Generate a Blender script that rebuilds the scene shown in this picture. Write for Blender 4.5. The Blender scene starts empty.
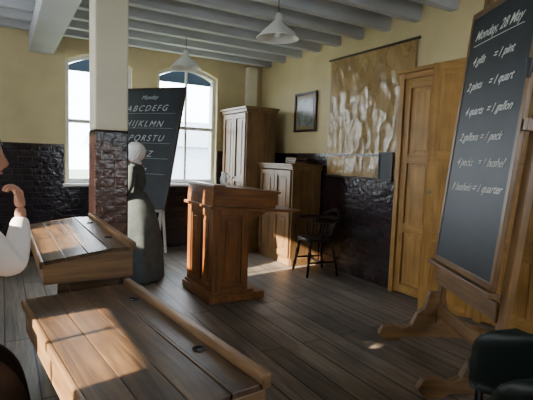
import bpy, bmesh, math, random
from mathutils import Matrix, Vector, Euler
random.seed(4)
R=math.radians
I4=Matrix.Identity(4)
def T(x,y,z): return Matrix.Translation((x,y,z))
def RX(a): return Matrix.Rotation(R(a),4,'X')
def RY(a): return Matrix.Rotation(R(a),4,'Y')
def RZ(a): return Matrix.Rotation(R(a),4,'Z')

# ------------------------------------------------------------------ materials
def newmat(name):
    m=bpy.data.materials.new(name); m.use_nodes=True
    nt=m.node_tree; b=nt.nodes['Principled BSDF']
    return m,nt,b
def plain(name,col,rough=.6,var=.12,scale=6,bump=.0,metal=0,spec=.5):
    m,nt,b=newmat(name); L=nt.links.new
    tc=nt.nodes.new('ShaderNodeTexCoord'); n=nt.nodes.new('ShaderNodeTexNoise')
    n.inputs['Scale'].default_value=scale; n.inputs['Detail'].default_value=6
    L(tc.outputs['Object'],n.inputs['Vector'])
    r=nt.nodes.new('ShaderNodeValToRGB'); c=r.color_ramp
    c.elements[0].position=.3; c.elements[1].position=.7
    c.elements[0].color=[max(0,v*(1-var)) for v in col]+[1]
    c.elements[1].color=[min(1,v*(1+var)) for v in col]+[1]
    L(n.outputs['Fac'],r.inputs['Fac']); L(r.outputs['Color'],b.inputs['Base Color'])
    b.inputs['Roughness'].default_value=rough; b.inputs['Metallic'].default_value=metal
    b.inputs['Specular IOR Level'].default_value=spec
    if bump:
        bp=nt.nodes.new('ShaderNodeBump'); bp.inputs['Strength'].default_value=bump; bp.inputs['Distance'].default_value=.01
        L(n.outputs['Fac'],bp.inputs['Height']); L(bp.outputs['Normal'],b.inputs['Normal'])
    return m
def wood(name,dark,light,axis='X',rough=.45,scale=1.0,bump=.15,coat=0,patch=.57):
    m,nt,b=newmat(name); L=nt.links.new
    tc=nt.nodes.new('ShaderNodeTexCoord'); oi=nt.nodes.new('ShaderNodeObjectInfo')
    ad=nt.nodes.new('ShaderNodeVectorMath'); ad.operation='ADD'
    mu=nt.nodes.new('ShaderNodeMath'); mu.operation='MULTIPLY'; mu.inputs[1].default_value=17.
    L(oi.outputs['Random'],mu.inputs[0]); L(tc.outputs['Object'],ad.inputs[0]); L(mu.outputs[0],ad.inputs[1])
    mp=nt.nodes.new('ShaderNodeMapping'); s=[22*scale]*3; s['XYZ'.index(axis)]=1.6*scale
    mp.inputs['Scale'].default_value=s; L(ad.outputs[0],mp.inputs['Vector'])
    n=nt.nodes.new('ShaderNodeTexNoise'); n.inputs['Scale'].default_value=1; n.inputs['Detail'].default_value=7
    n.inputs['Roughness'].default_value=.62; n.inputs['Distortion'].default_value=.6
    L(mp.outputs[0],n.inputs['Vector'])
    r=nt.nodes.new('ShaderNodeValToRGB'); c=r.color_ramp
    c.elements[0].position=.32; c.elements[1].position=.68
    c.elements[0].color=list(dark)+[1]; c.elements[1].color=list(light)+[1]
    L(n.outputs['Fac'],r.inputs['Fac'])
    n2=nt.nodes.new('ShaderNodeTexNoise'); n2.inputs['Scale'].default_value=3.5; n2.inputs['Detail'].default_value=4
    L(ad.outputs[0],n2.inputs['Vector'])
    mx=nt.nodes.new('ShaderNodeMixRGB'); mx.blend_type='MULTIPLY'
    r2=nt.nodes.new('ShaderNodeValToRGB'); r2.color_ramp.elements[0].position=.3; r2.color_ramp.elements[1].position=.65
    r2.color_ramp.elements[0].color=(patch+.03,patch,patch-.02,1); r2.color_ramp.elements[1].color=(1,1,1,1)
    L(n2.outputs['Fac'],r2.inputs['Fac']); mx.inputs['Fac'].default_value=.8
    L(r.outputs['Color'],mx.inputs[1]); L(r2.outputs['Color'],mx.inputs[2]); L(mx.outputs[0],b.inputs['Base Color'])
    b.inputs['Roughness'].default_value=rough
    if coat: b.inputs['Coat Weight'].default_value=coat
    bp=nt.nodes.new('ShaderNodeBump'); bp.inputs['Strength'].default_value=bump; bp.inputs['Distance'].default_value=.004
    L(n.outputs['Fac'],bp.inputs['Height']); L(bp.outputs['Normal'],b.inputs['Normal'])
    return m
def woods(n,d,l,**k): return {a:wood(n+'_'+a,d,l,axis=a,**k) for a in 'XYZ'}
PINE=woods('pine_varnished',(.36,.18,.04),(.58,.33,.10),rough=.4)
OAK=woods('oak_lectern',(.13,.044,.014),(.33,.135,.040),rough=.34)
CUPB=woods('cupboard_pine',(.16,.085,.034),(.31,.178,.075),rough=.42)
DESK=woods('worn_desk_wood',(.035,.018,.009),(.20,.115,.055),rough=.36,bump=.45,patch=.30)
DESKL=woods('desk_edge_wood',(.15,.080,.034),(.36,.21,.10),rough=.42)
EAS=woods('easel_wood',(.13,.065,.024),(.28,.155,.062),rough=.4)
DARKW=woods('dark_stained_wood',(.018,.011,.008),(.05,.028,.018),rough=.3)

# floor boards
FLOOR,nt,b=newmat('floorboards'); L=nt.links.new
tc=nt.nodes.new('ShaderNodeTexCoord'); mp=nt.nodes.new('ShaderNodeMapping'); mp.inputs['Rotation'].default_value=(0,0,R(90))
L(tc.outputs['Object'],mp.inputs['Vector'])
br=nt.nodes.new('ShaderNodeTexBrick'); L(mp.outputs[0],br.inputs['Vector'])
br.offset=.37; br.inputs['Scale'].default_value=1; br.inputs['Brick Width'].default_value=2.6; br.inputs['Row Height'].default_value=.18
br.inputs['Mortar Size'].default_value=.006; br.inputs['Mortar Smooth'].default_value=.2; br.inputs['Bias'].default_value=0
br.inputs['Color1'].default_value=(.175,.150,.125,1); br.inputs['Color2'].default_value=(.30,.258,.215,1); br.inputs['Mortar'].default_value=(.015,.012,.01,1)
mp2=nt.nodes.new('ShaderNodeMapping'); mp2.inputs['Scale'].default_value=(26,1.7,1); L(tc.outputs['Object'],mp2.inputs['Vector'])
n=nt.nodes.new('ShaderNodeTexNoise'); n.inputs['Scale'].default_value=1; n.inputs['Detail'].default_value=8; n.inputs['Roughness'].default_value=.65; L(mp2.outputs[0],n.inputs['Vector'])
r=nt.nodes.new('ShaderNodeValToRGB'); r.color_ramp.elements[0].position=.3; r.color_ramp.elements[1].position=.7
r.color_ramp.elements[0].color=(.40,.39,.38,1); r.color_ramp.elements[1].color=(1.2,1.18,1.15,1); L(n.outputs['Fac'],r.inputs['Fac'])
mx=nt.nodes.new('ShaderNodeMixRGB'); mx.blend_type='MULTIPLY'; mx.inputs['Fac'].default_value=1
L(br.outputs['Color'],mx.inputs[1]); L(r.outputs['Color'],mx.inputs[2])
n3=nt.nodes.new('ShaderNodeTexNoise'); n3.inputs['Scale'].default_value=1.6; n3.inputs['Detail'].default_value=5; L(tc.outputs['Object'],n3.inputs['Vector'])
r3=nt.nodes.new('ShaderNodeValToRGB'); r3.color_ramp.elements[0].position=.35; r3.color_ramp.elements[1].position=.65
r3.color_ramp.elements[0].color=(.62,.62,.64,1); r3.color_ramp.elements[1].color=(1.1,1.08,1.04,1); L(n3.outputs['Fac'],r3.inputs['Fac'])
mx3=nt.nodes.new('ShaderNodeMixRGB'); mx3.blend_type='MULTIPLY'; mx3.inputs['Fac'].default_value=1
L(mx.outputs[0],mx3.inputs[1]); L(r3.outputs['Color'],mx3.inputs[2]); L(mx3.outputs[0],b.inputs['Base Color'])
b.inputs['Roughness'].default_value=.42
bp=nt.nodes.new('ShaderNodeBump'); bp.inputs['Strength'].default_value=.5; bp.inputs['Distance'].default_value=.01
ma=nt.nodes.new('ShaderNodeMath'); ma.operation='MULTIPLY_ADD'; ma.inputs[1].default_value=-2.; L(br.outputs['Fac'],ma.inputs[0]); L(n.outputs['Fac'],ma.inputs[2])
L(ma.outputs[0],bp.inputs['Height']); L(bp.outputs['Normal'],b.inputs['Normal'])

def brickmat(name,axis,c1=(.014,.011,.018,1),c2=(.028,.020,.028,1),m0=(.040,.038,.048,1),rough=.2):
    m,nt,b=newmat(name); L=nt.links.new
    tc=nt.nodes.new('ShaderNodeTexCoord'); sp=nt.nodes.new('ShaderNodeSeparateXYZ'); cb=nt.nodes.new('ShaderNodeCombineXYZ')
    L(tc.outputs['Object'],sp.inputs[0]); L(sp.outputs['Z'],cb.inputs['Y'])
    if axis=='XY':
        ad=nt.nodes.new('ShaderNodeMath'); ad.operation='ADD'; L(sp.outputs['X'],ad.inputs[0]); L(sp.outputs['Y'],ad.inputs[1]); L(ad.outputs[0],cb.inputs['X'])
    else: L(sp.outputs[axis],cb.inputs['X'])
    br=nt.nodes.new('ShaderNodeTexBrick'); L(cb.outputs[0],br.inputs['Vector'])
    br.inputs['Scale'].default_value=1; br.inputs['Brick Width'].default_value=.23; br.inputs['Row Height'].default_value=.078
    br.inputs['Mortar Size'].default_value=.005; br.inputs['Mortar Smooth'].default_value=.6
    br.inputs['Color1'].default_value=c1; br.inputs['Color2'].default_value=c2; br.inputs['Mortar'].default_value=m0
    L(br.outputs['Color'],b.inputs['Base Color']); b.inputs['Roughness'].default_value=rough
    n=nt.nodes.new('ShaderNodeTexNoise'); n.inputs['Scale'].default_value=14; L(cb.outputs[0],n.inputs['Vector'])
    ma=nt.nodes.new('ShaderNodeMath'); ma.operation='MULTIPLY_ADD'; ma.inputs[1].default_value=-1.; L(br.outputs['Fac'],ma.inputs[0]); L(n.outputs['Fac'],ma.inputs[2])
    bp=nt.nodes.new('ShaderNodeBump'); bp.inputs['Strength'].default_value=.8; bp.inputs['Distance'].default_value=.012
    L(ma.outputs[0],bp.inputs['Height']); L(bp.outputs['Normal'],b.inputs['Normal'])
    return m
BRX=brickmat('painted_brick_dado_x','X'); BRY=brickmat('painted_brick_dado_y','Y',c1=(.018,.009,.014,1),c2=(.034,.016,.020,1),m0=(.012,.006,.008,1),rough=.25)
BRP=brickmat('painted_brick_post','XY',(.013,.007,.0065,1),(.020,.010,.009,1),(.012,.006,.0055,1),rough=.28)
CREAM=plain('cream_wall_paint',(.65,.54,.30),.6,.10,2.2,.1)
CREAMP=plain('cream_post_paint',(.82,.76,.57),.45,.05,3)
MAROON=plain('maroon_gloss_paint',(.036,.013,.010),.25,.25,9,.1)
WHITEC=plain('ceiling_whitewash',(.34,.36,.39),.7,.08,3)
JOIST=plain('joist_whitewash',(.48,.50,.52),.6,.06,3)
WHITEW=plain('white_window_paint',(.80,.82,.84),.4,.04,5)
SLATE=plain('slate_blackboard',(.014,.021,.028),.5,.35,3)
CHALK=plain('chalk',(.80,.81,.79),.9,.12,25)
CHALKF=plain('chalk_faint',(.45,.49,.50),.9,.2,30)
ENAMEL=plain('white_enamel',(.80,.80,.76),.3,.03)
BRASS=plain('dull_metal',(.25,.22,.17),.35,.1,20,metal=1)
BLACK=plain('black_iron',(.015,.015,.015),.4,.1)
INK=plain('ink_dark',(.008,.008,.012),.2,.1)
BLIND=plain('blue_blind_cloth',(.10,.16,.26),.8,.1)
GREENP=plain('dark_green_plastic',(.005,.012,.010),.45,.1)
GREYCL=plain('blue_grey_wool_dress',(.062,.078,.080),.85,.2,14)
WHITECL=plain('white_cotton',(.90,.89,.90),.8,.04,10)
DARKCL=plain('dark_dress_cloth',(.018,.014,.018),.85,.25,12)
SKIN=plain('skin',(.50,.25,.17),.5,.08,9)
HAIR=plain('dark_hair',(.035,.018,.010),.55,.4,40)
LIP=plain('lips',(.38,.11,.10),.4,.05)
EYEW=plain('eye_white',(.8,.8,.78),.2,.01); EYED=plain('iris',(.03,.02,.015),.1,.01)
GRASS=plain('grass',(.16,.20,.12),.9,.2); BLDG=plain('distant_building',(.36,.42,.52),.9,.1)

# ------------------------------------------------------------------ helpers
def link(o): bpy.context.collection.objects.link(o); return o
def G(name,M=I4):
    o=bpy.data.objects.new(name,None); link(o); o.matrix_world=M; o.empty_display_size=.1; return o
def fin(name,me,mat,parent,M=I4,smooth=False,bevel=0,seg=2):
    o=bpy.data.objects.new(name,me); link(o)
    for m in (mat if isinstance(mat,(list,tuple)) else [mat]): me.materials.append(m)
    if parent: o.parent=parent
    o.matrix_basis=M
    if smooth:
        for p in me.polygons: p.use_smooth=True
    if bevel:
        bm=o.modifiers.new('b','BEVEL'); bm.width=bevel; bm.segments=seg; bm.limit_method='ANGLE'
    return o
def box(parent,name,c,s,mat,M=I4,bevel=.004):
    me=bpy.data.meshes.new(name); bm=bmesh.new()
    bmesh.ops.create_cube(bm,size=1); bmesh.ops.scale(bm,vec=s,verts=bm.verts); bm.to_mesh(me); bm.free()
    if isinstance(mat,dict): mat=mat['XYZ'[max(range(3),key=lambda i:s[i])]]
    return fin(name,me,mat,parent,M@T(*c),bevel=min(bevel,min(s)*.3))
def boxes(parent,name,lst,mat,bevel=0):
    me=bpy.data.meshes.new(name); bm=bmesh.new()
    for (x0,x1,y0,y1,z0,z1) in lst:
        r=bmesh.ops.create_cube(bm,size=1)
        bmesh.ops.scale(bm,vec=(x1-x0,y1-y0,z1-z0),verts=r['verts'])
        bmesh.ops.translate(bm,vec=((x0+x1)/2,(y0+y1)/2,(z0+z1)/2),verts=r['verts'])
    bm.to_mesh(me); bm.free()
    return fin(name,me,mat,parent,bevel=bevel)
def cyl(parent,name,p,q,r1,r2,mat,seg=16,M=I4):
    p=Vector(p);q=Vector(q);d=q-p
    me=bpy.data.meshes.new(name); bm=bmesh.new()
    bmesh.ops.create_cone(bm,cap_ends=True,segments=seg,radius1=r1,radius2=r2,depth=d.length)
    bm.to_mesh(me); bm.free()
    if isinstance(mat,dict): mat=mat['Z']
    o=fin(name,me,mat,parent,M@Matrix.Translation((p+q)/2)@d.to_track_quat('Z','Y').to_matrix().to_4x4(),smooth=True)
    e=o.modifiers.new('e','EDGE_SPLIT'); e.split_angle=R(50); return o
def lathe(parent,name,prof,mat,M=I4,seg=32,sx=1,sy=1,wob=None):
    me=bpy.data.meshes.new(name); vs=[];fs=[]
    for j,(r,z) in enumerate(prof):
        for i in range(seg):
            a=2*math.pi*i/seg; k=1 if not wob else 1+wob(a,z)
            vs.append((r*k*sx*math.cos(a),r*k*sy*math.sin(a),z))
    for j in range(len(prof)-1):
        for i in range(seg):
            fs.append((j*seg+i,j*seg+(i+1)%seg,(j+1)*seg+(i+1)%seg,(j+1)*seg+i))
    me.from_pydata(vs,[],fs); me.update()
    return fin(name,me,mat,parent,M,smooth=True)
def turned(parent,name,p,q,rads,mat,seg=14,M=I4):
    p=Vector(p);q=Vector(q);d=q-p;l=d.length;n=len(rads)-1
    if isinstance(mat,dict): mat=mat['Z']
    return lathe(parent,name,[(0,0)]+[(r,l*i/n) for i,r in enumerate(rads)]+[(0,l)],mat,M@Matrix.Translation(p)@d.to_track_quat('Z','Y').to_matrix().to_4x4(),seg)
def tube(parent,name,pts,r,mat,M=I4,cyc=False,sc=None):
    cu=bpy.data.curves.new(name,'CURVE'); cu.dimensions='3D'; cu.bevel_depth=r; cu.bevel_resolution=3; cu.use_fill_caps=True
    s=cu.splines.new('NURBS'); s.points.add(len(pts)-1)
    for i,p in enumerate(pts): s.points[i].co=(*p,1)
    s.use_endpoint_u=True; s.order_u=3; s.use_cyclic_u=cyc
    o=bpy.data.objects.new(name,cu); link(o); cu.materials.append(mat['X'] if isinstance(mat,dict) else mat)
    o.parent=parent; o.matrix_basis=M@(Matrix.Diagonal((*sc,1)) if sc else I4); return o
def extr(parent,name,poly,th,mat,M=I4,bevel=.004):
    """polygon in local XZ, thickness th along Y centred"""
    me=bpy.data.meshes.new(name); n=len(poly)
    vs=[(x,-th/2,z) for x,z in poly]+[(x,th/2,z) for x,z in poly]
    fs=[tuple(range(n)),tuple(range(2*n-1,n-1,-1))]+[(i,i+n,(i+1)%n+n,(i+1)%n) for i in range(n)]
    me.from_pydata(vs,[],fs); me.update()
    bm=bmesh.new(); bm.from_mesh(me); bmesh.ops.recalc_face_normals(bm,faces=bm.faces); bm.to_mesh(me); bm.free()
    if isinstance(mat,dict): mat=mat['X']
    return fin(name,me,mat,parent,M,bevel=bevel)
def skin(parent,name,V,E,rad,mat,M=I4,sub=2,root=0):
    me=bpy.data.meshes.new(name); me.from_pydata(V,E,[]); me.update()
    o=bpy.data.objects.new(name,me); link(o); o.parent=parent; o.matrix_basis=M
    me.materials.append(mat)
    o.modifiers.new('skin','SKIN').use_smooth_shade=True
    d=me.skin_vertices[0].data
    for i,r in enumerate(rad):
        d[i].radius=r if isinstance(r,tuple) else (r,r); d[i].use_root=(i==root)
    s=o.modifiers.new('s','SUBSURF'); s.levels=sub; s.render_levels=sub
    return o
def panel_door(parent,name,w,h,M,mat,rows,cols=1,st=.085,th=.03,rail=.09):
    """door in local X(width) Z(height), front = -Y. rows = list of fractions"""
    box(parent,name+'_stile_l',(st/2,0,h/2),(st,th,h),mat,M); box(parent,name+'_stile_r',(w-st/2,0,h/2),(st,th,h),mat,M)
    inner=h-rail
    zs=[rail/2]; acc=0
    for f in rows: acc+=f; zs.append(rail/2+inner*acc)
    for i,zz in enumerate(zs): box(parent,name+'_rail_%d'%i,(w/2,0,zz),(w-2*st+.002,th*.98,rail),mat,M)
    cw=(w-2*st)/cols
    for c in range(1,cols): box(parent,name+'_muntin_%d'%c,(st+cw*c,0,h/2),(st*.8,th*.96,h-rail),mat,M)
    for i in range(len(rows)):
        for c in range(cols):
            box(parent,name+'_panel_%d_%d'%(i,c),(st+cw*(c+.5),.008,(zs[i]+zs[i+1])/2),(cw-.006,th*.4,zs[i+1]-zs[i]-.01),mat['Z'],M)
            box(parent,name+'_field_%d_%d'%(i,c),(st+cw*(c+.5),.001,(zs[i]+zs[i+1])/2),(max(.03,cw-.11),th*.4,max(.03,zs[i+1]-zs[i]-rail-.07)),mat['Z'],M,bevel=.006)

# ------------------------------------------------------------------ room
XR=3.75; YB=6.65; XL=-1.6; CZ=3.03; YF=-1.2
box(None,'floor',((XL+XR)/2,(YF+YB)/2,-.05),(XR-XL+.6,YB-YF+.6,.1),FLOOR,bevel=0)
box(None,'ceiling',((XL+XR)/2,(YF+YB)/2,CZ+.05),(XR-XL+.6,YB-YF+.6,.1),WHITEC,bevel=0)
boxes(None,'wall_right',[(XR,XR+.2,YF-.2,YB+.3,0,CZ)],CREAM)
W=[(.74,1.62),(1.99,2.95)]; SZ=.96; TZ=2.62
yb0,yb1=YB,YB+.32
boxes(None,'wall_back',[(XL,W[0][0],yb0,yb1,0,CZ),(W[0][1],W[1][0],yb0,yb1,0,CZ),(W[1][1],XR,yb0,yb1,0,CZ),
   (W[0][0],W[0][1],yb0,yb1,0,SZ),(W[1][0],W[1][1],yb0,yb1,0,SZ),
   (W[0][0],W[0][1],yb0,yb1,TZ+.14,CZ),(W[1][0],W[1][1],yb0,yb1,TZ+.14,CZ)],CREAM)
# front wall (behind the photographer) with an opening added to let in fill light
F0,F1,FZ0,FZ1=1.5,2.8,1.3,2.25
boxes(None,'wall_front',[(XL-.2,F0,YF-.2,YF,0,CZ),(F1,XR,YF-.2,YF,0,CZ),(F0,F1,YF-.2,YF,0,FZ0),(F0,F1,YF-.2,YF,FZ1,CZ)],CREAM)
# unseen left wall; openings sized to let sun fall on desks, sleeve and lectern
xl0,xl1=XL-.2,XL
OP=[(1.1,1.97,1.15,1.72),(1.78,1.94,1.77,2.00),(2.45,3.4,1.66,1.90),(3.55,4.75,1.75,2.7)]
ys=sorted({YF,YB}|{o[0] for o in OP}|{o[1] for o in OP}); zs_=sorted({0,CZ}|{o[2] for o in OP}|{o[3] for o in OP})
cells=[]
for a_,b_ in zip(ys,ys[1:]):
    z_start=0
    for c_,d_ in zip(zs_,zs_[1:]):
        ym,zm=(a_+b_)/2,(c_+d_)/2
        if any(o[0]<ym<o[1] and o[2]<zm<o[3] for o in OP):
            if c_>z_start: cells.append((xl0,xl1,a_,b_,z_start,c_))
            z_start=d_
    if z_start<CZ: cells.append((xl0,xl1,a_,b_,z_start,CZ))
boxes(None,'wall_left',cells,CREAM)
for i,(y0,y1,z0,z1) in enumerate(OP):
    g=G('window_%d'%(i+3)); t=.02  # trim for the added sun openings, out of view
    boxes(g,'frame',[(xl0+.05,xl0+.1,y0,y0+t,z0,z1),(xl0+.05,xl0+.1,y1-t,y1,z0,z1),(xl0+.05,xl0+.1,y0,y1,z0,z0+t),(xl0+.05,xl0+.1,y0,y1,z1-t,z1)]+([(xl0+.05,xl0+.1,(y0+y1)/2-.01,(y0+y1)/2+.01,z0,z1)] if i!=1 else []),WHITEW)
g=G('window_7'); boxes(g,'frame',[(F0,F1,YF-.15,YF-.1,FZ0,FZ0+.06),(F0,F1,YF-.15,YF-.1,FZ1-.06,FZ1),(F0,F0+.06,YF-.15,YF-.1,FZ0,FZ1),(F1-.06,F1,YF-.15,YF-.1,FZ0,FZ1),(2.12,2.18,YF-.15,YF-.1,FZ0,FZ1)],WHITEW)  # trim round the added fill-light opening, out of view
# dado
DZ=1.47
boxes(None,'trim_dado_back',[(XL,W[0][0]-.02,YB-.015,YB-.001,0,DZ),(W[0][1]+.02,W[1][0]-.02,YB-.015,YB-.001,0,DZ),(W[1][1]+.02,XR-.001,YB-.015,YB-.001,0,DZ),
    (W[0][0]-.02,W[0][1]+.02,YB-.015,YB-.001,0,SZ-.03),(W[1][0]-.02,W[1][1]+.02,YB-.015,YB-.001,0,SZ-.03)],BRX)
boxes(None,'trim_dado_right',[(XR-.015,XR-.001,3.56,YB-.016,0,DZ)],BRY)
boxes(None,'trim_dado_rail',[(XR-.03,XR-.001,3.56,YB-.016,DZ,DZ+.03),(XL,W[0][0]-.02,YB-.03,YB-.001,DZ,DZ+.03),(W[1][1]+.02,XR-.031,YB-.03,YB-.001,DZ,DZ+.03)],MAROON)
boxes(None,'baseboard_right',[(XR-.035,XR-.016,3.56,YB-.03,0,.16)],MAROON)
# ceiling joists + main beam
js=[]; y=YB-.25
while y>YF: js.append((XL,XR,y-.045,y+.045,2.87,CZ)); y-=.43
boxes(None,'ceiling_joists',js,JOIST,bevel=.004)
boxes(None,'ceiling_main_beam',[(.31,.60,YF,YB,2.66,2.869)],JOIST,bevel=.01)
boxes(None,'trim_pipe_boxing',[(3.44,3.60,YB-.12,YB,1.5,2.86)],CREAMP,bevel=.005)
# post
g=G('support_post',T(.807,4.135,0))
box(g,'painted_dado',(0,0,.80),(.285,.285,1.60),BRP,bevel=.015)
box(g,'cream_shaft',(0,0,2.23),(.275,.275,1.27),CREAMP,bevel=.015)

# back windows
def arch(w,rise,n=12):
    return [(-w/2+w*i/n, rise*(1-((2*i/n-1)**2))) for i in range(n+1)]
for k,(x0,x1) in enumerate(W):
    w=x1-x0; cx=(x0+x1)/2
    g=G('window_%d'%(k+1),T(cx,YB+.12,0))
    a=arch(w,.13); extr(g,'arch_head',[(-w/2,TZ+.141-0)]+[(w/2,TZ+.141)]+[(x,TZ+z) for x,z in reversed(a)],.40,CREAM,T(0,.08,0),bevel=0)
    f=.055
    box(g,'jamb_l',(-w/2+f/2,0,(SZ+TZ)/2),(f,.09,TZ-SZ),WHITEW); box(g,'jamb_r',(w/2-f/2,0,(SZ+TZ)/2),(f,.09,TZ-SZ),WHITEW)
    box(g,'bottom_rail',(0,0,SZ+.04),(w,.085,.08),WHITEW)
    box(g,'meeting_rail',(0,-.01,1.83),(w-.1,.06,.05),WHITEW)
    box(g,'mullion_low',(0,.0,(SZ+1.83)/2),(.035,.05,1.83-SZ),WHITEW)
    box(g,'mullion_top',(0,.0,(TZ+.1+1.83)/2),(.03,.05,TZ+.1-1.83),WHITEW)
    ins=arch(w-.001,.13)
    extr(g,'arch_rail',[(x,TZ+z-.05) for x,z in ins]+[(x,TZ+z+.004) for x,z in reversed(ins)],.08,WHITEW,bevel=0)
    extr(g,'blind',[(x*.93,TZ+z-.045) for x,z in ins]+[(w*.465,TZ-.09),(-w*.465,TZ-.09)],.012,BLIND,T(0,.06,0),bevel=0)
    cyl(g,'blind_batten',(-w*.46,.06,TZ-.09),(w*.46,.06,TZ-.09),.012,.012,BLIND)
    box(g,'sill',(0,-.08,SZ-.005),(w+.08,.24,.035),WHITEW)
# outdoors
box(None,'ground_outside',(10,40,-1.2),(160,66,.1),GRASS)
g=G('distant_house',T(9,26,-1.1))
box(g,'walls',(0,0,1.5),(9,6,3.0),BLDG); extr(g,'roof',[(-4.8,3.0),(4.8,3.0),(4.2,4.3),(-4.2,4.3)],6.4,BLDG)
box(g,'chimney',(3,0,4.4),(.8,.8,1.4),BLDG)

# ------------------------------------------------------------------ lamps
for k,(x,y) in enumerate(((2.18,3.6),(2.0,5.5))):
    g=G('pendant_lamp',T(x,y,2.49))
    lathe(g,'shade',[(.19,0),(.195,.004),(.186,.012),(.15,.055),(.10,.10),(.055,.145),(.035,.17),(.032,.215),(.012,.23),(.0,.232)],ENAMEL,seg=40)
    lathe(g,'shade_inner',[(.186,.006),(.15,.045),(.10,.09),(.05,.135),(.0,.14)],ENAMEL,seg=40)
    lathe(g,'bulb',[(.0,.0),(.025,.01),(.032,.035),(.022,.07),(.016,.12)],ENAMEL,seg=16)
    cyl(g,'cord',(0,0,.23),(0,0,.53),.004,.004,BLACK,8)
    lathe(g,'ceiling_rose',[(.04,.50),(.04,.53),(.0,.535)],ENAMEL)

# ------------------------------------------------------------------ wall hangings
g=G('wall_map',T(XR-.03,4.065,0))
MAP,nt,b=newmat('old_map_paper'); L=nt.links.new
tc=nt.nodes.new('ShaderNodeTexCoord'); n=nt.nodes.new('ShaderNodeTexNoise'); n.inputs['Scale'].default_value=3.2; n.inputs['Detail'].default_value=9; n.inputs['Distortion'].default_value=.5
L(tc.outputs['Object'],n.inputs['Vector']); r=nt.nodes.new('ShaderNodeValToRGB'); cr=r.color_ramp
cr.elements[0].position=.3; cr.elements[0].color=(.30,.19,.07,1); cr.elements[1].position=.75; cr.elements[1].color=(.46,.31,.125,1)
for p,c in ((.47,(.39,.255,.10,1)),(.485,(.24,.15,.06,1)),(.50,(.42,.28,.11,1))):
    e=cr.elements.new(p); e.color=c
L(n.outputs['Fac'],r.inputs['Fac']); L(r.outputs['Color'],b.inputs['Base Color']); b.inputs['Roughness'].default_value=.28
mpv=nt.nodes.new('ShaderNodeMapping'); mpv.inputs['Scale'].default_value=(1,1.5,.8); L(tc.outputs['Object'],mpv.inputs['Vector'])
n6=nt.nodes.new('ShaderNodeTexNoise'); n6.inputs['Scale'].default_value=3; L(mpv.outputs[0],n6.inputs['Vector'])
mv=nt.nodes.new('ShaderNodeMixRGB'); mv.inputs['Fac'].default_value=.25; L(mpv.outputs[0],mv.inputs[1]); L(n6.outputs['Color'],mv.inputs[2])
n5=nt.nodes.new('ShaderNodeTexVoronoi'); n5.inputs['Scale'].default_value=5.5; n5.feature='F1'; L(mv.outputs[0],n5.inputs['Vector'])
bp=nt.nodes.new('ShaderNodeBump'); bp.inputs['Strength'].default_value=.55; bp.inputs['Distance'].default_value=.05
L(n5.outputs['Distance'],bp.inputs['Height']); L(bp.outputs['Normal'],b.inputs['Normal'])
me=bpy.data.meshes.new('sheet'); vs=[];fs=[];NY,NZ=60,60
for j in range(NZ+1):
    for i in range(NY+1):
        yy=-.70+1.4*i/NY; zz=1.22+1.47*j/NZ
        vs.append((.004*math.sin(yy*9+zz*2)+.003*math.sin(zz*13+yy*3)+.0012*math.sin(zz*47+yy*9)+.001*math.sin(yy*41-zz*23),yy+.006*math.sin(zz*5),zz))
for j in range(NZ):
    for i in range(NY):
        k=j*(NY+1)+i; fs.append((k,k+NY+1,k+NY+2,k+1))
me.from_pydata(vs,[],fs); me.update(); fin('sheet',me,MAP,g,smooth=True)
cyl(g,'top_roller',(0,-.74,2.70),(0,.74,2.70),.014,.014,DARKW); cyl(g,'bottom_roller',(0,-.72,1.215),(0,.72,1.215),.013,.013,DARKW)
g=G('framed_picture',T(XR-.025,5.325,2.08)@RZ(-90))
PIC=plain('faded_print',(.20,.22,.20),.3,.6,9)
for nm,c,s in (('frame_t',(0,0,.26),(.53,.035,.035)),('frame_b',(0,0,-.26),(.53,.035,.035)),('frame_l',(-.248,0,0),(.035,.035,.52)),('frame_r',(.248,0,0),(.035,.035,.52))):
    box(g,nm,c,s,DARKW,bevel=.008)
box(g,'mount',(0,.008,0),(.48,.008,.50),plain('gilt_mount',(.30,.22,.10),.4),bevel=0); box(g,'print',(0,.002,0),(.38,.008,.40),PIC,bevel=0)
g=G('hanging_slate',T(XR-.06,3.68,1.36)@RZ(-90))
for nm,c,s in (('frame_t',(0,0,.15),(.22,.02,.025)),('frame_b',(0,0,-.15),(.22,.02,.025)),('frame_l',(-.10,0,0),(.025,.02,.30)),('frame_r',(.10,0,0),(.025,.02,.30))): box(g,nm,c,s,DARKW)
box(g,'slate',(0,.002,0),(.19,.008,.29),SLATE)

# ------------------------------------------------------------------ cupboards against the right wall
def cupboard(name,x0,x1,y0,y1,h,doors,mat,rows,cornice=.05):
    g=G(name,T(x0,y0,0)); d=x1-x0; w=y1-y0
    box(g,'side_near',(d/2,.012,h/2),(d,.024,h),mat['Z']); box(g,'side_far',(d/2,w-.012,h/2),(d,.024,h),mat['Z'])
    box(g,'back',(d-.01,w/2,h/2),(.018,w-.05,h-.02),mat['Z']); box(g,'plinth',(d/2+.004,w/2,.05),(d-.02,w+.02,.10),mat)
    box(g,'top',(d/2-.012,w/2,h+.012),(d+cornice,w+cornice,.028),mat); box(g,'cornice',(d/2-.006,w/2,h-.025),(d+cornice*.5,w+cornice*.5,.045),mat)
    for i in range(3): box(g,'shelf_%d'%i,(d/2,w/2,.12+i*(h-.2)/2),(d-.05,w-.05,.018),mat)
    dw=(w-.05)/doors
    for i in range(doors):
        M=T(-.002,w-.025-dw*i,.11)@RZ(-90)
        panel_door(g,'door_%d'%i,dw-.008,h-.17,M,mat,rows,st=.065,rail=.075)
        yk=w-.025-dw*i-(dw-.04 if i%2==0 else .035)
        cyl(g,'knob_%d'%i,(-.05,yk,h*.52),(-.015,yk,h*.52),.014,.008,BRASS,12)
    return g
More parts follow.
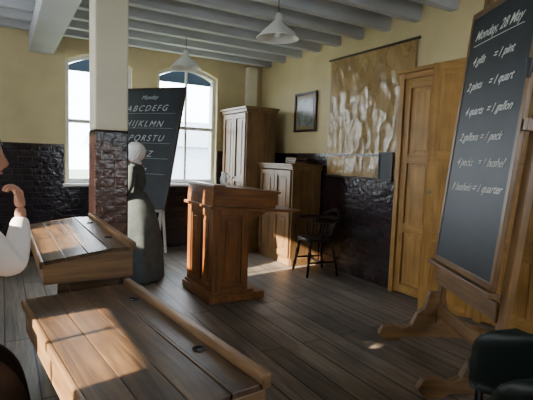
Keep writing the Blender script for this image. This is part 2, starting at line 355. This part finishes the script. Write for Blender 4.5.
cupboard('low_panelled_cupboard',3.24,3.70,4.85,5.70,1.32,2,CUPB,(.5,.5))
cupboard('tall_cupboard',3.05,3.54,5.80,6.60,2.12,2,CUPB,(.5,.5),cornice=.08)
g=G('stacked_books',T(3.52,5.2,1.351)) 
for i in range(3): box(g,'book_%d'%i,(.0,0,.013+.027*i),(.2,.28-.03*i,.025),(DARKW if i%2 else CUPB),RZ(6*i-5))

# ------------------------------------------------------------------ built-in pine cupboards / doors on the right wall
g=G('door_1',T(XR-.05,3.50,0))   # local: y goes negative along wall
def frame(g,name,y0,y1,z0,z1,t=.05): box(g,name,(0,(y0+y1)/2,(z0+z1)/2),(t,abs(y1-y0),z1-z0),PINE)
frame(g,'architrave_l',-.06,.0,0,2.34,.09); frame(g,'head',-3.0,0,2.28,2.34,.08); frame(g,'cornice_mould',-3.0,.03,2.34,2.38,.13)
panel_door(g,'leaf_a',.46,2.26,T(-.01,-.06,.02)@RZ(-90),PINE,(.30,.34,.36),st=.08,rail=.10)
frame(g,'post_a',-.56,-.52,0,2.28,.07)
box(g,'dark_interior',(.035,-.80,1.14),(.02,.48,2.26),DARKW)  # dark sheet stands in for shade inside the cupboard, which has no depth
for i in range(4): box(g,'inner_shelf_%d'%i,(.0,-.80,.4+.5*i),(.05,.46,.02),PINE)
frame(g,'post_b',-1.12,-1.04,0,2.28,.07)
cyl(g,'knob',(-.06,-.46,1.1),(-.02,-.46,1.1),.018,.01,BRASS,14)
ang=math.degrees(math.atan2(2.86-2.47,3.40-3.70))
g2=G('door_2',T(3.695,2.47,0))
panel_door(g2,'open_leaf',.49,2.30,T(0,0,.02)@RZ(ang),PINE,(.30,.34,.36),st=.08,rail=.10)
cyl(g2,'knob',(.45,.05,1.15),(.45,.015,1.15),.018,.01,BRASS,14,M=RZ(ang))
g3=G('door_3',T(XR-.05,2.38,0))
panel_door(g3,'leaf',.86,2.24,T(-.01,0,.02)@RZ(-90),PINE,(.30,.34,.36),cols=2,st=.09,rail=.11)
frame(g3,'post',-.94,-.86,0,2.28,.07)
panel_door(g3,'leaf_b',.86,2.24,T(-.01,-.94,.02)@RZ(-90),PINE,(.30,.34,.36),cols=2,st=.09,rail=.11)

# ------------------------------------------------------------------ front blackboard easel
e=Vector((-.42,-.75)).normalized(); yaw=math.degrees(math.atan2(e.y,e.x))
g=G('blackboard_easel',T(2.98,2.35,0)@RZ(yaw)); th=5.25; BW=.86; BH=1.86
M0=T(0,0,.67)@RX(-th)
box(g,'board',(BW/2,0,BH/2),(BW-.03,.022,BH-.03),SLATE,M0)
for nm,c,s in (('frame_b',(BW/2,0,.0),(BW+.03,.035,.045)),('frame_t',(BW/2,0,BH),(BW+.03,.035,.045)),('frame_l',(0,0,BH/2),(.04,.034,BH)),('frame_r',(BW,0,BH/2),(.04,.034,BH))):
    box(g,nm,c,s,EAS,M0)
M1=T(0,.045,0)@T(0,0,.67)@RX(-th)
for nm,x in (('upright_far',.04),('upright_near',BW+.055)):
    box(g,nm,(x,.02,.82),(.075,.045,2.68),EAS,M1)
    prof=[(-.40,0),(-.30,0),(-.26,.03),(-.10,.035),(.10,.035),(.26,.03),(.30,0),(.42,0),(.46,.05),(.43,.11),(.34,.13),(.26,.10),(.19,.13),(.15,.22),(.09,.27),(.06,.40),(-.06,.40),(-.09,.27),(-.15,.22),(-.19,.13),(-.26,.10),(-.34,.13),(-.42,.11),(-.45,.05)]
    extr(g,nm+'_foot',prof,.06,EAS,T(x,.0,0)@RZ(90),bevel=.008)
    box(g,nm+'_peg_block',(x,-.03,.98),(.05,.05,.07),EAS,M1)
    if x>.5:
        cyl(g,nm+'_peg',(x,-.09,1.30),(x,.06,1.30),.016,.016,BLACK,10,M=M1); cyl(g,nm+'_peg_head',(x,-.09,1.24),(x,-.09,1.35),.014,.022,BLACK,10,M=M1)
box(g,'ledge',(BW/2,-.01,-.045),(BW+.1,.08,.03),EAS,M0)
box(g,'cross_rail_upper',(BW/2,.03,.52),(BW+.06,.035,.12),EAS); box(g,'cross_rail_lower',(BW/2,.02,.26),(BW+.06,.03,.10),EAS)
def chalk(g,txt,x,z,size,M,sh=.3,off=0.,sc=1,mat=CHALK):
    cu=bpy.data.curves.new('chalk','FONT'); cu.body=txt; cu.size=size; cu.shear=sh; cu.extrude=.0004; cu.offset=off
    cu.space_character=sc
    o=bpy.data.objects.new('chalk_line',cu); link(o); cu.materials.append(mat); o.parent=g
    o.matrix_basis=M@T(x,-.0135,z)@RX(90)@RZ(random.uniform(-1.6,1.6)); return o
for i,(t,x) in enumerate((("Monday, 28 May",.08),("4 gills     = 1 pint",.10),("2 pints    = 1 quart",.08),("4 quarts  = 1 gallon",.11),("2 gallons = 1 peck",.09),("4 pecks   = 1 bushel",.11),("8 bushels = 1 quarter",.09))):
    chalk(g,t,x,1.66-.185*i,.092 if i==0 else .080,M0,sh=.6,off=.0008)
tube(g,'underline',[(.08,-.013,1.62),(.4,-.013,1.625),(.72,-.013,1.62)],.0025,CHALK,M0)

# ------------------------------------------------------------------ rear blackboard easel
e=Vector((.62,-.78)).normalized(); yaw=math.degrees(math.atan2(e.y,e.x))
w2=.95; br=Vector((1.73,5.42)); o0=br-e*w2
g=G('blackboard_easel',T(o0.x,o0.y,0)@RZ(yaw)); h2=1.60; th2=16
M0=T(0,0,.74)@RX(-th2)
box(g,'board',(w2/2,0,h2/2),(w2,.022,h2),SLATE,M0)
for nm,c,s in (('frame_b',(w2/2,0,.0),(w2+.03,.03,.03)),('frame_t',(w2/2,0,h2),(w2+.03,.03,.03)),('frame_l',(0,0,h2/2),(.03,.03,h2)),('frame_r',(w2,0,h2/2),(.03,.03,h2))):
    box(g,nm,c,s,DARKW,M0,)
for x in (.08,w2-.06): box(g,'front_leg',(x,.035,.2),(.05,.03,1.9),WHITEW,M0)
box(g,'ledge',(w2/2,-.02,-.04),(w2,.08,.025),WHITEW,M0); box(g,'cross_bar',(w2/2,.035,-.5),(w2-.1,.03,.06),WHITEW,M0)
cyl(g,'rear_leg',(w2/2,.50,1.9),(w2/2,.75,.0),.02,.02,WHITEW,8)
chalk(g,"Monday",.30,h2-.15,.08,M0,sh=.4,mat=CHALKF)
for i,t in enumerate(("ABCDEFG","HIJKLMN","OPQRSTU","VWXYZ","abcdefg","hijklmn")):
    chalk(g,t,.09+.02*(i%2),h2-.32-.205*i,.118,M0,sh=.35,sc=1.35,mat=CHALKF)
for i in range(5): tube(g,'ruled_line',[(.06,-.013,h2-.35-.205*i),(w2/2,-.013,h2-.345-.205*i),(w2-.08,-.013,h2-.35-.205*i)],.0015,CHALKF,M0)

# ------------------------------------------------------------------ teacher's high desk
g=G('teachers_high_desk',T(1.70,3.85,0)); LW=.67
box(g,'body_core',(.18,LW/2,.50),(.30,LW-.06,.84),OAK['Z'])
panel_door(g,'side_panel',LW,.84,T(.012,LW,.08)@RZ(-90),OAK,(1.,),cols=2,st=.08,rail=.09,th=.03)
panel_door(g,'end_panel',.38,.84,T(0,.012,.08),OAK,(1.,),cols=1,st=.075,rail=.09,th=.03)
panel_door(g,'end_panel_far',.38,.84,T(.38,LW-.012,.08)@RZ(180),OAK,(1.,),cols=1,st=.075,rail=.09,th=.03)
box(g,'plinth',(.26,LW/2,.045),(.60,LW+.07,.07),OAK); box(g,'plinth_mould',(.21,LW/2,.095),(.46,LW+.05,.03),OAK,bevel=.01)
MS=T(0,0,.94)@RY(3.5)
box(g,'shelf_board',(.47,LW/2,-.012),(1.02,LW+.05,.026),OAK,MS)
box(g,'slope_side_near',(.33,.012,.09),(.68,.024,.17),OAK,MS); box(g,'slope_side_far',(.33,LW-.012,.09),(.68,.024,.17),OAK,MS)
box(g,'slope_back',(.0,LW/2,.09),(.024,LW,.18),OAK['Y'],MS); box(g,'slope_front',(.67,LW/2,.08),(.02,LW,.14),OAK['Y'],MS)
box(g,'lid',(.34,LW/2,.182),(.74,LW+.04,.02),OAK,MS@RY(1.0)); box(g,'pen_ledge',(.04,LW/2,.197),(.12,LW+.03,.014),OAK['Y'],MS)
for nm,yy in (('bracket',.10),('bracket_far',LW-.1)): extr(g,nm,[(.36,.88),(.62,.86),(.60,.84),(.48,.80),(.42,.72),(.40,.62),(.36,.58)],.03,OAK,T(0,yy,0))
g=G('ceramic_jug',T(1.84,3.95,1.141))
lathe(g,'body',[(.0,.0),(.028,.0),(.034,.02),(.036,.05),(.026,.085),(.022,.10),(.027,.118),(.024,.118),(.018,.10),(.02,.08),(0,.07)],ENAMEL)
tube(g,'handle',[(.024,0,.105),(.06,0,.10),(.058,0,.06),(.034,0,.04)],.005,ENAMEL)

# ------------------------------------------------------------------ wooden armchair
g=G('wooden_armchair',T(3.36,4.46,0)@RZ(80))
def seatpoly(n=28): return [(.22*math.copysign(abs(math.cos(a))**.75,math.cos(a)),.21*math.copysign(abs(math.sin(a))**.75,math.sin(a))) for a in [2*math.pi*i/n for i in range(n)]]
extr(g,'seat',[(x,-y) for x,y in seatpoly()],.04,DARKW,T(0,0,.44)@RX(90),bevel=.012)
for nm,x,y,xx,yy in (('leg_1',-.15,.14,-.21,.20),('leg_2',.15,.14,.21,.20),('leg_3',-.14,-.14,-.20,-.21),('leg_4',.14,-.14,.20,-.21)):
    turned(g,nm,(xx,yy,0),(x,y,.43),(.014,.018,.022,.014,.022,.024,.014,.021,.017),DARKW)
turned(g,'stretcher_l',(-.19,.18,.17),(-.18,-.19,.17),(.009,.012,.018,.012,.009),DARKW); turned(g,'stretcher_r',(.19,.18,.17),(.18,-.19,.17),(.009,.012,.018,.012,.009),DARKW)
turned(g,'stretcher_mid',(-.185,0,.17),(.185,0,.17),(.009,.012,.018,.012,.009),DARKW)
arc=[(-.24,.14,.68),(-.27,0,.68),(-.24,-.14,.68),(-.14,-.235,.69),(0,-.26,.69),(.14,-.235,.69),(.24,-.14,.68),(.27,0,.68),(.24,.14,.68)]
tube(g,'arm_bow',arc,.022,DARKW)
tube(g,'crest_rail',[(-.20,-.20,.71),(-.12,-.255,.77),(0,-.28,.79),(.12,-.255,.77),(.20,-.20,.71)],.022,DARKW)
for i in range(9):
    a=R(180+ -10+ 200*i/8); x=math.cos(a);y=math.sin(a)
    turned(g,'spindle_%d'%i,(.19*x,.17*y,.45),(.25*x,.245*y-.005,.68),(.008,.011,.015,.010,.008),DARKW,seg=8)

# ------------------------------------------------------------------ pupils' desks
def pupil_desk(loc,yaw,Ld,Wd,z,slope,inks):
    g=G('school_desk',T(loc[0],loc[1],0)@RZ(yaw))
    lw=Wd-.15; zl=z-slope
    a=-math.degrees(math.atan2(slope,lw)); MS=T(0,0,zl)@RY(a)
    n=3
    for i in range(n):
        x0=lw*i/n
        box(g,'lid_plank_%d'%i,(x0+lw/n/2,Ld/2,-.011),(lw/n-.003,Ld,.022),DESK['Y'],MS,bevel=.003)
    box(g,'shelf_plank',(lw+.055,Ld/2,z-.011),(.105,Ld,.022),DESK['Y'],bevel=.003)
    box(g,'pen_groove',(lw+.018,Ld/2,z+.0003),(.006,Ld-.12,.001),DARKW,bevel=0)
    box(g,'back_lip',(Wd-.02,Ld/2,z+.004),(.035,Ld+.01,.05),DESKL['Y'],bevel=.006)
    box(g,'front_edge',(-.008,Ld/2,zl-.02),(.018,Ld,.04),DESKL['Y'],bevel=.005)
    for yy in inks:
        lathe(g,'inkwell',[(.0,.001),(.019,.001),(.020,.004),(.024,.004),(.025,.0)],INK,T(lw+.065,yy,z),seg=24)
    for nm,yy in (('end_near',.014),('end_far',Ld-.014)):
        extr(g,nm,[(0,zl-.022),(lw,z-.022),(Wd-.02,z-.022),(Wd-.02,z-.17),(0,z-.17)],.026,DESKL,T(0,yy,0))
    box(g,'box_front',(.01,Ld/2,z-.11),(.02,Ld-.05,.12),DESKL['Y']); box(g,'box_back',(Wd-.03,Ld/2,z-.10),(.02,Ld-.05,.14),DESKL['Y']); box(g,'box_bottom',(Wd/2,Ld/2,z-.163),(Wd-.06,Ld-.05,.014),DESK['Y'])
    for nm,yy in (('leg_near',.12),('leg_far',Ld-.12)):
        extr(g,nm,[(.12,z-.17),(.42,z-.17),(.34,z*.5),(.36,.06),(.48,.0),(.06,.0),(.18,.06),(.20,z*.5)],.04,DESK,T(0,yy,0))
    box(g,'stretcher',(.27,Ld/2,.22),(.03,Ld-.2,.09),DESK['Y'])
    return g
pupil_desk((.22,1.11),6.0,1.29,.51,.70,.01,(.33,1.0))
pupil_desk((.175,2.55),.5,1.36,.48,.875,.045,(.35,1.0))
g=G('school_bench',T(-.38,1.2,0)); box(g,'seat',(.0,1.2,.40),(.30,2.4,.035),DESK)
for yy in (.25,1.2,2.15): extr(g,'leg',[(-.10,.383),(.10,.383),(.06,.2),(.12,0),(-.12,0),(-.06,.2)],.04,DESK,T(0,yy,0))

# ------------------------------------------------------------------ green chair
def green_chair(loc,yaw):
    g=G('green_school_chair',T(loc[0],loc[1],0)@RZ(yaw))
    me=bpy.data.meshes.new('shell'); vs=[];fs=[];NU,NV=16,22
    for j in range(NV+1):
        t=j/NV
        if t<.5: py=.20-.40*(t/.5); pz=.42-.015*math.sin(math.pi*t*2)
        else:
            s=(t-.5)/.5; py=-.20-.06*s-.03*math.sin(s*math.pi*.5); pz=.42+.33*s
        k=1.0
        if t>.80: k=(max(0,1-((t-.80)/.21)**2.6))**.5
        if t<.12: k=.8+.2*t/.12
        for i in range(NU+1):
            u=-1+2*i/NU; x=.24*u*k
            if t>.5: vs.append((x,py+.06*u*u,pz))
            else: vs.append((x,py,pz+.03*u*u))
    for j in range(NV):
        for i in range(NU):
            k=j*(NU+1)+i; fs.append((k,k+1,k+NU+2,k+NU+1))
    me.from_pydata(vs,[],fs); me.update(); o=fin('shell',me,GREENP,g,smooth=True)
    s=o.modifiers.new('s','SOLIDIFY'); s.thickness=.02
    for nm,x in (('frame_l',-.18),('frame_r',.18)):
        tube(g,nm,[(x,.22,.011),(x,.17,.39),(x,-.15,.39),(x,-.24,.011)],.011,BLACK)
    cyl(g,'crossbar',(-.18,.0,.395),(.18,.0,.395),.009,.009,BLACK)
green_chair((2.03,1.08),-53)
green_chair((1.70,.78),-53)

# ------------------------------------------------------------------ people
def head(parent,M,hair=True,cap=False):
    me=bpy.data.meshes.new('head'); bm=bmesh.new(); bmesh.ops.create_uvsphere(bm,u_segments=48,v_segments=32,radius=1)
    for v in bm.verts:
        x,y,z=v.co; X=x*.074; Y=y*.095; Z=z*.115
        if z<0: X*=1-.30*z*z; Y*=(1-.12*z*z)
        if y<0:
            Y*=.93
            Y-=.022*math.exp(-((X/.011)**2+((Z+.018)/.020)**2))
            Y-=.010*math.exp(-((X/.009)**2+((Z-.005)/.022)**2))
            Y+=.010*(math.exp(-(((X-.031)/.016)**2+((Z-.010)/.012)**2))+math.exp(-(((X+.031)/.016)**2+((Z-.010)/.012)**2)))
            Y-=.006*math.exp(-((X/.022)**2+((Z+.055)/.010)**2))
            Y-=.014*math.exp(-((X/.025)**2+((Z+.098)/.018)**2))
        v.co=(X,Y,Z)
    bm.to_mesh(me); bm.free(); fin('head',me,SKIN,parent,M,smooth=True)
    for s in (-1,1):
        lathe(parent,'ear',[(0,-.004),(.012,-.002),(.016,.003),(.010,.006),(0,.003)],SKIN,M@T(s*.073,.008,-.003)@RY(90*s),seg=16,sx=1.7,sy=1)
        for nm,r,mt,dy in (('eye',.0115,EYEW,0),('iris',.006,EYED,-.0075)):
            m2=bpy.data.meshes.new(nm); b2=bmesh.new(); bmesh.ops.create_uvsphere(b2,u_segments=16,v_segments=12,radius=r); b2.to_mesh(m2); b2.free()
            fin(nm,m2,mt,parent,M@T(s*.031,-.069+dy,.010),smooth=True)
    tube(parent,'lips',[(-.022,-.083,-.054),(0,-.094,-.053),(.022,-.083,-.054)],.0045,LIP,M)
    m2=bpy.data.meshes.new('hair'); b2=bmesh.new(); bmesh.ops.create_uvsphere(b2,u_segments=40,v_segments=24,radius=1)
    for v in b2.verts:
        x,y,z=v.co; v.co=(x*.082,y*.104+.006,z*.122+.004)
    bmesh.ops.delete(b2,geom=[v for v in b2.verts if (v.co.y<-.04 and v.co.z<.06) or v.co.z<-.075 or (v.co.y<.0 and v.co.z<.015)],context='VERTS')
    b2.to_mesh(m2); b2.free(); fin('hair',m2,HAIR,parent,M,smooth=True)
def hand(parent,name,M,mirror=1,curl=25):
    V=[(0,0,0),(0,0,.03)];E=[(0,1)];Rr=[.022,.023]
    for i,(x,l) in enumerate(((-.030,.058),(-.010,.072),(.010,.078),(.030,.070))):
        x*=mirror; b=len(V); V.append((x*.95,0,.078-.004*abs(i-2))); E.append((1,b)); Rr.append(.0115)
        p=Vector(V[b]); a=R(curl); 
        for k,fr in enumerate((.45,.30,.25)):
            p=p+Vector((x*.04,-math.sin(a)*l*fr,math.cos(a)*l*fr)); V.append(tuple(p)); E.append((len(V)-2,len(V)-1)); Rr.append((.0088,.0080,.0068)[k]); a+=R(curl)
    b=len(V); V+= [(.034*mirror,-.012,.035),(.050*mirror,-.022,.062),(.052*mirror,-.030,.085)]; E+=[(1,b),(b,b+1),(b+1,b+2)]; Rr+=[.013,.010,.008]
    return skin(parent,name,V,E,Rr,SKIN,M)
# seated woman at left; faces +X
g=G('seated_woman',T(-.245,2.2,0))
V=[(-.08,0,.57),(.00,0,.76),(.06,0,.98),(.08,0,1.12),(.10,0,1.20),
   (.10,-.17,1.12),(.22,-.18,.99),(.275,-.09,.90),
   (.04,.17,1.10),(.10,.21,.92),(.20,.10,.80),(.295,-.07,1.0),(.31,-.055,1.13)]
E=[(0,1),(1,2),(2,3),(3,4),(2,5),(5,6),(6,7),(2,8),(8,9),(9,10),(7,11),(11,12)]
skin(g,'blouse',V,E,[(.15,.15),(.145,.145),(.145,.15),(.08,.09),(.05,.05),.080,.078,.064,.07,.068,.05,.056,.034],WHITECL)
skin(g,'apron_front',[(.03,0,.80),(.09,-.02,.70),(.14,-.03,.60)],[(0,1),(1,2)],[(.15,.15),(.155,.14),(.15,.10)],WHITECL)
skin(g,'neck',[(.06,0,1.17),(.12,0,1.29)],[(0,1)],[.052,.048],SKIN)
skin(g,'wrist',[(.308,-.055,1.11),(.308,-.05,1.165)],[(0,1)],[.026,.021],SKIN)
hand(g,'hand_near',T(.308,-.05,1.155)@RZ(-75)@RX(4),1,48)
hand(g,'hand_far',T(.20,.08,.79)@RZ(-10)@RX(80),-1,14)
head(g,T(.160,0,1.365)@RZ(80)@RX(6))
skin(g,'skirt',[(-.08,0,.56),(.08,-.10,.50),(.24,-.11,.43),(.25,-.11,.25),(.25,-.11,.10),(.08,.10,.50),(.24,.11,.43),(.25,.11,.25),(.25,.11,.10)],[(0,1),(1,2),(2,3),(3,4),(0,5),(5,6),(6,7),(7,8)],[.165,.11,.085,.10,.12,.11,.085,.10,.12],DARKCL)
for s in (-1,1): skin(g,'shoe',[(.24,s*.11,.06),(.33,s*.11,.04),(.39,s*.11,.03)],[(0,1),(1,2)],[.04,.035,.026],BLACK)
# standing teacher
g=G('standing_woman',T(1.27,5.05,0)@RZ(-125)@Matrix.Scale(.955,4))
fold=lambda a,z: .035*math.sin(a*11+z*2)*max(0,(1.0-z))
lathe(g,'skirt',[(.0,.012),(.31,.01),(.325,.03),(.32,.2),(.30,.45),(.26,.70),(.20,.88),(.135,.99),(.115,1.03)],GREYCL,seg=88,sx=1,sy=1.05,wob=fold)
skin(g,'bodice',[(0,0,.98),(0,0,1.12),(0,-.01,1.25),(0,0,1.35),(0,0,1.39),(-.15,0,1.30),(-.20,.02,1.12),(-.17,-.08,.95),(-.08,-.20,.97),(.15,0,1.30),(.20,.02,1.12),(.17,-.08,.95),(.08,-.20,.97)],
   [(0,1),(1,2),(2,3),(3,4),(2,5),(5,6),(6,7),(7,8),(2,9),(9,10),(10,11),(11,12)],[(.125,.105),(.125,.105),(.14,.105),(.06,.06),(.05,.05),.06,.052,.042,.032,.06,.052,.042,.032],GREYCL)
skin(g,'neck',[(0,0,1.36),(0,-.008,1.44)],[(0,1)],[.045,.043],SKIN)
hand(g,'hand_right',T(-.07,-.21,.97)@RY(80)@RZ(90),1,18); hand(g,'hand_left',T(.07,-.21,.985)@RY(-80)@RZ(-90),1,18)
HM=T(0,-.02,1.475); head(g,HM)
lathe(g,'mob_cap',[(.0,.135),(.05,.13),(.09,.10),(.108,.055),(.110,.015),(.104,-.02),(.092,-.05),(.118,-.065),(.120,-.075),(.092,-.058)],WHITECL,HM@T(0,.014,.0)@RX(-28),seg=72,wob=lambda a,z:.05*math.sin(a*18)*(1 if z<.03 else .4))
# ------------------------------------------------------------------ light
w=bpy.data.worlds.new('sky'); bpy.context.scene.world=w; w.use_nodes=True
bg=w.node_tree.nodes['Background']; bg.inputs['Color'].default_value=(.84,.92,1,1); bg.inputs['Strength'].default_value=16.0
s=bpy.data.lights.new('sun','SUN'); s.energy=42; s.color=(1,.85,.64); s.angle=R(.6); so=bpy.data.objects.new('sun',s); link(so)
so.rotation_euler=Vector((.90,.13,-.42)).to_track_quat('-Z','Y').to_euler()
# ------------------------------------------------------------------ camera
cam=bpy.data.cameras.new('camera'); co=bpy.data.objects.new('camera',cam); link(co)
cam.sensor_width=36; cam.lens=450/533*36; cam.clip_start=.05
psi=R(30.5); p=math.atan(41/450); th=R(2)
fwd=Vector((math.sin(psi)*math.cos(p),math.cos(psi)*math.cos(p),-math.sin(p)))
q=fwd.to_track_quat('-Z','Y').to_matrix().to_4x4()
co.matrix_world=T(0,0,1.4)@q@Matrix.Rotation(th,4,'Z')
bpy.context.scene.camera=co
